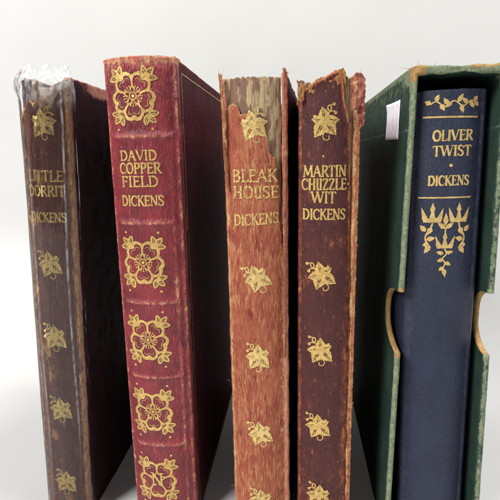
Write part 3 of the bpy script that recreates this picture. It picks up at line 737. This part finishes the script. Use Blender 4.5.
# ================================================================== BOOK: plum in plastic (LITTLE DORRIT)
def book_plastic():
    H = 165.5; w = 16.8
    b = thing('book', 'worn plum leather book wrapped in crinkled clear plastic, lettered LITTLE DORRIT', 'book', (-89.1, 0, 0), (0, math.radians(2.35), 0), 'old leather Dickens volumes standing upright')
    sp = Spine(w, 2.0, rc=1.2, side=2.5, p=2.4, namp=.25, seed=61)
    top = [(-8.5, 150), (-7.6, 153.0), (-6.5, 154.5), (-5, 156.5), (-3.6, 157.2), (-2.8, 156.4), (-1, 157.0), (.5, 156), (2.5, 155.2), (4.0, 157.5), (5.4, 160), (7, 163.0), (9, 164.8)]
    ztop = lambda t: plin(top, t)+.45*nz(t*1.5, 22)+.35*nz(t*4.1, 7)
    def wear(t, z, dt, de):
        v = .75*math.exp(-dt/1.1)
        v = max(v, .85*smooth(6.4, 7.8, t)*(.85+.5*nz(z*.07, 6)))
        v = max(v, .50*math.exp(-((t+8.0)/.9)**2))
        for zc, tc, r in ((118, -6, 3), (93, -7, 3), (70, -4, 5), (36, -3, 3), (8, 2, 4), (62, -3, 4), (132, -2, 3)):
            v = max(v, .52*math.exp(-((t-tc)/2.2)**2-((z-zc)/r)**2))
        return v+.12
    spine_skin('spine', sp, M['plum'], b, 0.3, ztop, lambda z: -sp.L, lambda z: sp.L, wear, curl=.4, th=.6)
    spl = Spine(w-.4, 2.0, rc=1.0, side=2.5, p=2.4, namp=.3, seed=71, base=-.9)
    zl = lambda t: plin([(-9, 152), (-6, 157), (-4, 158.6), (-3.4, 163.6), (-2.0, 164.2), (-1.2, 160.2), (.4, 158.4), (3.2, 159.4), (4.6, 162.6), (9, 164.4)], t)+.7*nz(t*.9, 33)+.5*nz(t*3.1, 1)
    spine_skin('spine_lining', spl, M['frayed'], b, 0.5, zl, lambda z: -spl.L, lambda z: spl.L, lambda t, z, a, c: 0, th=.8, ds=.3)
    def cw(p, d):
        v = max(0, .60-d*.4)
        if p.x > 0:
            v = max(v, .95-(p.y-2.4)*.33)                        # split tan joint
            v = max(v, 1.15*math.exp(-((p.y-26)/11)**2)*smooth(H-6.5, H-2, p.z))   # pale patch at the head of the board
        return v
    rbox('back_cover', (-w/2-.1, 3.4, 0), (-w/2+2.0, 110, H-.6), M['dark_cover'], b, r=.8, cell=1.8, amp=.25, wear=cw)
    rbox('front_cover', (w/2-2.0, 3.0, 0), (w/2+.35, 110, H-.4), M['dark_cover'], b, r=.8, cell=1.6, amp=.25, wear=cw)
    pages(b, w-4.4, H-1, 108)
    f = lambda x, z: sp.pos(x, z, .14)
    for z, rot, mir, x in ((150.3, 0.0, 1, .3), (102.9, .3, -1, -.3), (75.9, .2, -1, -.2), (47.4, .2, -1, .3), (16.5, .1, -1, .6)):
        g = Gold(f); ivy(g, x, z, rot, mir, 1.1); g.build('leaf_ornament', M['gold_pale'], b)
    for word, z, h, wd in (('LITTLE', 131.4, 3.5, 12.4), ('DORRIT', 126.4, 3.5, 13.0)):
        g = Gold(f); text(g, word, -.4, z, h, wd, .15, .10); g.build('title_lettering', M['gold_pale'], b)
    g = Gold(f); text(g, 'DICKENS', -.2, 117.6, 3.2, 12.6, .15, .11); g.build('author_lettering', M['gold_pale'], b)
    # clear film wrapped round the spine with long folds, crumpled over the head
    pw = Spine(w+1.3, 2.2, rc=1.7, side=1.2, p=2.2, namp=0, seed=81)
    V = []; F = []; W = []; n = 150; m = 330; z0 = .4; zt = 168.5
    for j in range(m+1):
        v = j/m; z = z0+(zt-z0)*v
        for i in range(n+1):
            t = -pw.L+2*pw.L*i/n
            k = smooth(153, 164, z)
            fold = .55*math.exp(-((t-5.9-.4*math.sin(z*.05))/.55)**2) + .45*math.exp(-((t+5.2-.5*math.sin(z*.04+1))/.7)**2)*smooth(170, 120, z)
            fold += .30*math.exp(-((t-.5*math.sin(z*.08))/.5)**2)*smooth(30, 60, z)*abs(nz(z*.06, 3))*2
            d = .35+fold*.55+.28*fbm(t*.18, z*.03, 4, 2)
            cr_ = (1-abs(fbm(t*.20, z*.15, 7, 2)))
            d += k*smooth(-1, -8, t)*1.0 + k*(1.5*(cr_-.75)+.25*nz(t*.7, z*.6, 3))
            x, y, nx, ny = pw.prof(t)
            topdrop = 1.6*nz(t*.3, 12)+.7*nz(t*.8, 4) - 1.0*smooth(-3, -11, t)
            inward = 3.5*smooth(163, 168.5, z)
            V.append((x+nx*(d-inward*.5), y+ny*(d-inward), z+topdrop*smooth(158, 168, z)))
            W.append(.36*k+1.2*max(0, fold-.30)*smooth(20, 60, z))  # crumpled head turns milky; white highlights are painted along the folds
    for j in range(m):
        for i in range(n):
            q = j*(n+1)+i; F.append((q, q+1, q+n+2, q+n+1))
    link('plastic_wrapper', V, F, M['plastic'], b, W)
    return b

# ================================================================== SLIPCASE and the navy book in it
SX0, SX1t, SX1b, SH, SD = 33.9, 61.8, 65.2, 163.6, 111.0
def slipcase():
    s = thing('slipcase', 'battered dark green cloth slipcase with thumb notches and a white sticker on its side', 'slipcase', (49, 0, 0))
    th = 2.0
    def side_panel(name, left):
        N = 10.6; dep = 17.0 if left else 11.0; zc = 83.4
        # outline ring of the panel in (y, z): swept as rows of z, front edge y0(z) pushed back in the notch
        def yfront(z):
            q = abs(z-zc)/N
            v = dep*math.sqrt(max(0, 1-q**2.6)) if q < 1 else 0
            return v + .25*fbm(z*.16, 3 if left else 8, 0, 4) + .20*nz(z*1.7, 2)+.12*nz(z*3.1, 9) + .9*smooth(SH-6, SH, z)*abs(nz(z*.8, 5))
        zs = []
        z = 0.0
        while z < SH:
            zs.append(z); z += .35 if (abs(abs(z-zc)-N) < 1.8 or z < 1.5 or z > SH-4) else 1.0
        zs.append(SH)
        # cross-section loop (u across thickness 0..1, y from front) : rounded nose
        nose = [(0, SD), (0, 60), (0, 30), (0, 14), (0, 7), (0, 3.5), (0, 1.8), (.04, .8), (.15, .28), (.32, .03), (.5, -.03), (.68, .03), (.85, .28), (.96, .8), (1, 1.8), (1, 3.5), (1, 8), (1, 20), (1, 60), (1, SD)]
        V = []; F = []; W = []; k = len(nose)
        for z in zs:
            y0 = yfront(z)
            for (u, y) in nose:
                yy = y0+y if y < 30 else max(y, y0+y*.6)
                if y >= 30: yy = y
                if y == 14: yy = max(14, y0+5)
                if y == 7: yy = y0+4.5
                if y == 8: yy = y0+5
                if y == 20: yy = max(20, y0+9)
                if left: x = SX0 - 1.5*(1-z/SH) + th*u
                else:
                    xo = SX1b+(SX1t-SX1b)*z/SH; x = xo-th*u if False else xo-th+th*u
                bulge = (-.7 if left else .3)*math.sin(math.pi*min(1, z/SH))*smooth(0, 40, yy)
                x += bulge + .07*fbm(yy*.1, z*.1, 1 if left else 5, 2)
                topr = smooth(SH-1.2, SH, z)
                V.append((x-49, yy, z))
                outer = (u < .5) if left else (u > .5)
                d = y
                inn = abs(z-zc) < N-.2
                wv = (.80+.25*nz(z*.12, 4))*math.exp(-max(0, d-.5)/.8) if not inn else (1.65 if y < 1.5 else .25*math.exp(-(d-1)/1.2))
                if abs(abs(z-zc)-N) < 1.6 and y < 1.5: wv = max(wv, 1.45)
                if z > SH-9: wv = max(wv, 1.55*smooth(SH-8, SH-2.5, z)*math.exp(-max(0, yy-1.5)/4))
                if z > SH-5: wv = max(wv, .52*smooth(SH-4.5+1.5*nz(yy*.15, 3), SH-1, z))
                if outer: wv = max(wv, .36*smooth(SH-30, SH-3, z))  # upper outer face paler: its sheen is put into the colour
                if not left: wv = wv*(.62 if not inn else 1) if (u < .7) else wv
                W.append(wv)
        R = len(zs)
        for j in range(R-1):
            for i in range(k-1):
                q = j*k+i; f = (q, q+1, q+k+1, q+k); F.append(f if True else f[::-1])
            q = j*k; F.append((q+k-1, q, q+k, q+2*k-1))
        F.append(tuple(range(k))[::-1]); F.append(tuple((R-1)*k+i for i in range(k)))
        o = link(name, V, F, M['slip'], s, W)
        bm = bmesh.new(); bm.from_mesh(o.data); bmesh.ops.recalc_face_normals(bm, faces=bm.faces); bm.to_mesh(o.data); bm.free()
        return o
    side_panel('side_panel', True); side_panel('side_panel', False)
    # head and foot panels
    a, bt, bb = SX0-49, SX1t-49, SX1b-49
    def tw(p, d):
        front = math.exp(-max(0, p.y-.5)/1.3)
        v = .95*front + .15*nz(p.x*.3, p.z)
        v = max(v, 1.5*smooth(a+8, a+2.5, p.x)*math.exp(-max(0, p.y-1)/4.0))
        v = max(v, (1.30+.3*nz(p.x*.4, 9))*smooth(a+13, a+17, p.x)*front*smooth(SH-1.3, SH-.4, p.z))
        if p.z > SH-.2: v = max(v, .5)
        return v
    rbox('head_panel', (a+th*.35, .1, SH-2.1), (bt-.3, SD, SH+.15), M['slip'], s, r=.75, cell=1.2, amp=.6, wear=tw)
    rbox('foot_panel', (a+th+.1, .2, 0.05), (bb-th+.1, SD-1, 2.6), M['slip'], s, r=.8, cell=2.5, amp=.2, wear=tw)
    rbox('back_panel', (a+th-.2, SD-2.5, 2.5), (bt-th, SD-.2, SH-2.0), M['slip'], s, r=.6, cell=4, amp=.1, wear=lambda p, d: 0)
    # frayed cardboard corners at the head
    def corner(x0, x1, seed, wv, name='frayed_corner'):
        return scrap(name, M['card'], s, lambda x: SH+.9+.8*nz(x*1.3, seed)+.4*nz(x*4, 1), x0, x1, lambda x, z: -.25+.05*nz(x, z), SH-3.2, th=1.2, seed=seed, amp=.45, wear=wv)
    threads(M['card'], s, [(a+.5, .2, SH+.3, -1, -.1, .15, 5.0), (a+1, .3, SH-.2, -1, -.1, -.05, 3.2), (a+2, .2, SH+.6, -.4, 0, 1, 2.4), (a+6, .2, SH+.6, .5, 0, 1, 2.0), (a+12, .2, SH, .6, -.1, 1, 1.4),
        (a+.4, .2, SH-5, -1, -.2, .4, 1.8)])
    # sticker on the left face
    V = []; F = []; W = []
    for j in range(25):
        for i in range(13):
            y = 13.5+21*j/24; z = 143.2+12.6*i/12 + (y-13.5)*.02
            x = SX0-49-1.5*(1-z/SH)-.7*math.sin(math.pi*min(1, z/SH))*smooth(0, 40, y)+.07*fbm(y*.1, z*.1, 1, 2)-.2-.12*max(0, nz(y*.3, z*.4))
            x -= .9*max(0, (i/12+j/24)-1.72)**1.0*2
            V.append((x, y, z)); W.append(0)
    for j in range(24):
        for i in range(12):
            q = j*13+i; F.append((q, q+13, q+14, q+1))
    o = link('sticker', V, F, M['sticker'], s, W)
    md = o.modifiers.new('thickness', 'SOLIDIFY'); md.thickness = .1*MM; md.offset = 1
    o['label'] = 'small blank white price sticker'
    return s

def crown(g, cx, z, w, h):
    g.ribbon([(cx-w*.40, z+h*.10), (cx+w*.40, z+h*.10)], h*.22)
    for px, ph, bw in ((-.5, .78, .26), (0, .8, .3), (.5, .78, .26)):
        bx = cx+px*w*.62
        g.ribbon([(bx, z+h*.15), (cx+px*w*.98, z+h*ph)], [w*bw, .06])
    # diamond on the middle point
    g.ribbon([(cx, z+h*.42), (cx, z+h*.68), (cx, z+h*1.05)], [.1, w*.24, .06])
def vine_leaf(g, x, z, a, L, w=.9):
    L *= 1.28; w *= 1.4
    P = [(x+math.cos(a)*L*t, z+math.sin(a)*L*t) for t in (0, .3, .6, 1)]
    g.ribbon(P, [.12, w, w*.8, .06])

def book_navy():
    H = 155.4
    b = thing('book', 'navy blue leather book with gilt crowns inside the green slipcase, lettered OLIVER TWIST', 'book', (49.4, 2.2, 2.8), (0, math.radians(-1.1), 0))
    w = 22.8
    sp = Spine(w, 2.6, rc=1.8, side=3, p=3.0, namp=.10, seed=91)
    def wear(t, z, dt, de):
        v = .35*math.exp(-dt/1.0); v = max(v, .40*math.exp(-((abs(t)-sp.wf)/1.3)**2))
        v = max(v, .30*math.exp(-((z-(H-8))/1.2)**2))
        return v
    ztop = lambda t: H-1.0+.15*nz(t*.5, 2)
    spine_skin('spine', sp, M['navy'], b, .2, ztop, lambda z: -sp.L, lambda z: sp.L, wear, curl=.1, th=.8, dz=.6)
    for sgn, nm in ((1, 'front_cover'), (-1, 'back_cover')):
        x0, x1 = (sgn*w/2-2.3*sgn, sgn*(w/2-.05))
        rbox(nm, (min(x0, x1), 7.5, 0), (max(x0, x1), 106, H), M['navy'], b, r=.7, cell=3, amp=.1, wear=lambda p, d: max(0, .35-d*.3))
    rbox('page_block', (-w/2+2.4, 5, 2.0), (w/2-2.4, 104, H-2.5), M['paper'], b, r=.5, cell=5)
    # piece positions: world height z -> book height z-2.8
    zo = 2.8
    f = lambda x, z: sp.pos(x, z-zo, .12)
    cx = -.4
    def G(): return Gold(f)
    g = G()
    # meandering vine
    P = [(cx-5.6+13.2*t/40, 153.1+.75*math.sin(t/40*math.pi*5)) for t in range(41)]
    g.ribbon(P, .42)
    for t, a, L in ((.10, 1.2, 1.7), (.02, 2.6, 1.5), (.22, -1.0, 1.9), (.38, 2.2, 1.9), (.45, -2.4, 1.9), (.58, 1.0, 2.3), (.66, -1.2, 1.9), (.80, 2.4, 1.8), (.86, -.9, 2.0), (.97, .9, 1.5), (.98, -.7, 1.4)):
        k = int(t*40); vine_leaf(g, P[k][0], P[k][1], a, L, 1.05)
    g.build('vine_ornament', M['gold_dull'], b)
    g = G(); g.ribbon([(cx-7.6, 149.4), (cx+8.6, 149.0)], .52); g.build('gilt_rule', M['gold_dull'], b)
    g = G(); text(g, 'OLIVER', cx+1.2, 142.2, 3.1, 12.0, .18, .08); g.build('title_lettering', M['gold_dull'], b)
    g = G(); text(g, 'TWIST', cx+1.2, 137.6, 3.1, 11.6, .18, .08); g.build('title_lettering', M['gold_dull'], b)
    g = G(); g.dot(cx+1.0, 134.7, .5); g.build('gilt_dot', M['gold_dull'], b)
    g = G(); text(g, 'DICKENS', cx+.6, 128.6, 3.0, 12.4, .18, .08); g.build('author_lettering', M['gold_dull'], b)
    g = G(); g.ribbon([(cx-8.0, 124.8), (cx+7.8, 124.8)], .50); g.build('gilt_rule', M['gold_dull'], b)
    g = G()
    c0 = cx+.3
    g.f = lambda x, z: sp.pos(x, z+2.4-zo, .12)
    crown(g, c0-4.1, 114.6, 6.6, 6.0); crown(g, c0+3.9, 114.6, 6.4, 6.0); crown(g, c0, 106.2, 6.0, 5.2)
    # bud between the crowns
    g.ribbon([(c0, 113.6), (c0, 115.2), (c0, 117.6)], [.3, 1.7, .06])
    vine_leaf(g, c0, 112.6, 2.5, 2.4, 1.1); vine_leaf(g, c0, 112.6, .64, 2.4, 1.1)
    g.ribbon([(c0, 111.4), (c0, 113)], .5)
    for sd in (-1, 1):
        V_ = cr([(c0+sd*4.0, 114.4), (c0+sd*4.5, 112.6), (c0+sd*5.6, 110.8), (c0+sd*5.9, 109), (c0+sd*5.0, 107.4), (c0+sd*4.3, 106.2)], 4)
        g.ribbon(V_, .50)
        for (x, z, a, L) in ((5.0, 112.0, 2.0, 0), (5.9, 111.6, .9, 2.0), (4.3, 113.0, -1.2, 2.1), (3.6, 111.2, 2.9, 0), (5.6, 109, 2.9, 2.1), (4.6, 106.8, -1.0, 2.2), (5.1, 107.4, -.2, 1.2)):
            if L: vine_leaf(g, c0+sd*x, z, a if sd > 0 else math.pi-a, L, 1.2)
    T_ = cr([(c0, 106.0), (c0+.7, 104.4), (c0-.5, 102.8), (c0+.4, 101.2), (c0-.3, 99.4), (c0, 98)], 4)
    g.ribbon(T_, [.5]*len(T_))
    for (x, z, a, L) in ((.4, 104.6, .2, 1.9), (-.2, 104.4, 2.9, 1.9), (-.3, 102.6, 3.5, 1.6), (.3, 101.6, -.5, 1.7), (-.2, 100, 3.9, 1.4), (0, 99.6, -1.4, 2.4)):
        vine_leaf(g, c0+x, z, a, L, 1.0)
    g.build('crown_ornament', M['gold_dull'], b)
    return b

book_plastic(); book_crimson(); book_tan(); book_maroon(); slipcase(); book_navy()

# ------------------------------------------------------------------ white paper sweep
V = []; F = []
prof = [(-900, 0), (-400, 0), (-150, 0), (0, 0), (60, 0), (113, 0)]
for k in range(1, 13):
    a = math.pi/2*k/12; prof.append((113+90*math.sin(a), 90*(1-math.cos(a))))
prof += [(206, 300), (215, 600), (224, 900)]
xs = [-1500+3000*i/20 for i in range(21)]
for (y, z) in prof:
    for x in xs: V.append((x, y, z))
for j in range(len(prof)-1):
    for i in range(20):
        q = j*21+i; F.append((q, q+1, q+22, q+21))
bd = link('backdrop', V, F, M['backdrop'])
bd['kind'] = 'structure'

# ------------------------------------------------------------------ light
def area(name, loc, target, size, power, col=(1, 1, 1), sy=None):
    l = bpy.data.lights.new(name, 'AREA'); l.energy = power; l.color = col
    l.shape = 'RECTANGLE'; l.size = size; l.size_y = sy or size
    o = bpy.data.objects.new(name, l); COL.objects.link(o); o.location = loc
    d = Vector(target)-Vector(loc); o.rotation_euler = d.to_track_quat('-Z', 'Y').to_euler()
    return o
area('softbox_key', (-1.28, -1.20, 1.50), (0, 0, .08), .85, 70, (1, .985, .965))
area('softbox_ceiling', (0.42, 0.02, 0.95), (0, .05, .1), .45, 9.5, (1, .99, .97))

w = bpy.data.worlds.new('World'); scene.world = w; w.use_nodes = True
bg = w.node_tree.nodes['Background']; bg.inputs[0].default_value = (1, 1, 1, 1); bg.inputs[1].default_value = .10

# ------------------------------------------------------------------ camera
cam = bpy.data.cameras.new('camera'); co = bpy.data.objects.new('camera', cam); COL.objects.link(co)
co.location = (0, -.147, .13818)
yaw, pitch, roll = math.radians(5.9), math.radians(11.5), math.radians(-.9)
co.matrix_world = Matrix.Translation(co.location) @ Matrix.Rotation(yaw, 4, 'Z') @ Matrix.Rotation(math.pi/2-pitch, 4, 'X') @ Matrix.Rotation(roll, 4, 'Z')
cam.sensor_width = 36; cam.lens = 36*457/500
cam.clip_start = .01; cam.clip_end = 50
scene.camera = co

scene.render.engine = 'CYCLES'
scene.cycles.transparent_max_bounces = 24
scene.cycles.max_bounces = 10
scene.view_settings.view_transform = 'Standard'
scene.view_settings.look = 'None'
scene.view_settings.exposure = 0
scene.view_settings.gamma = 1
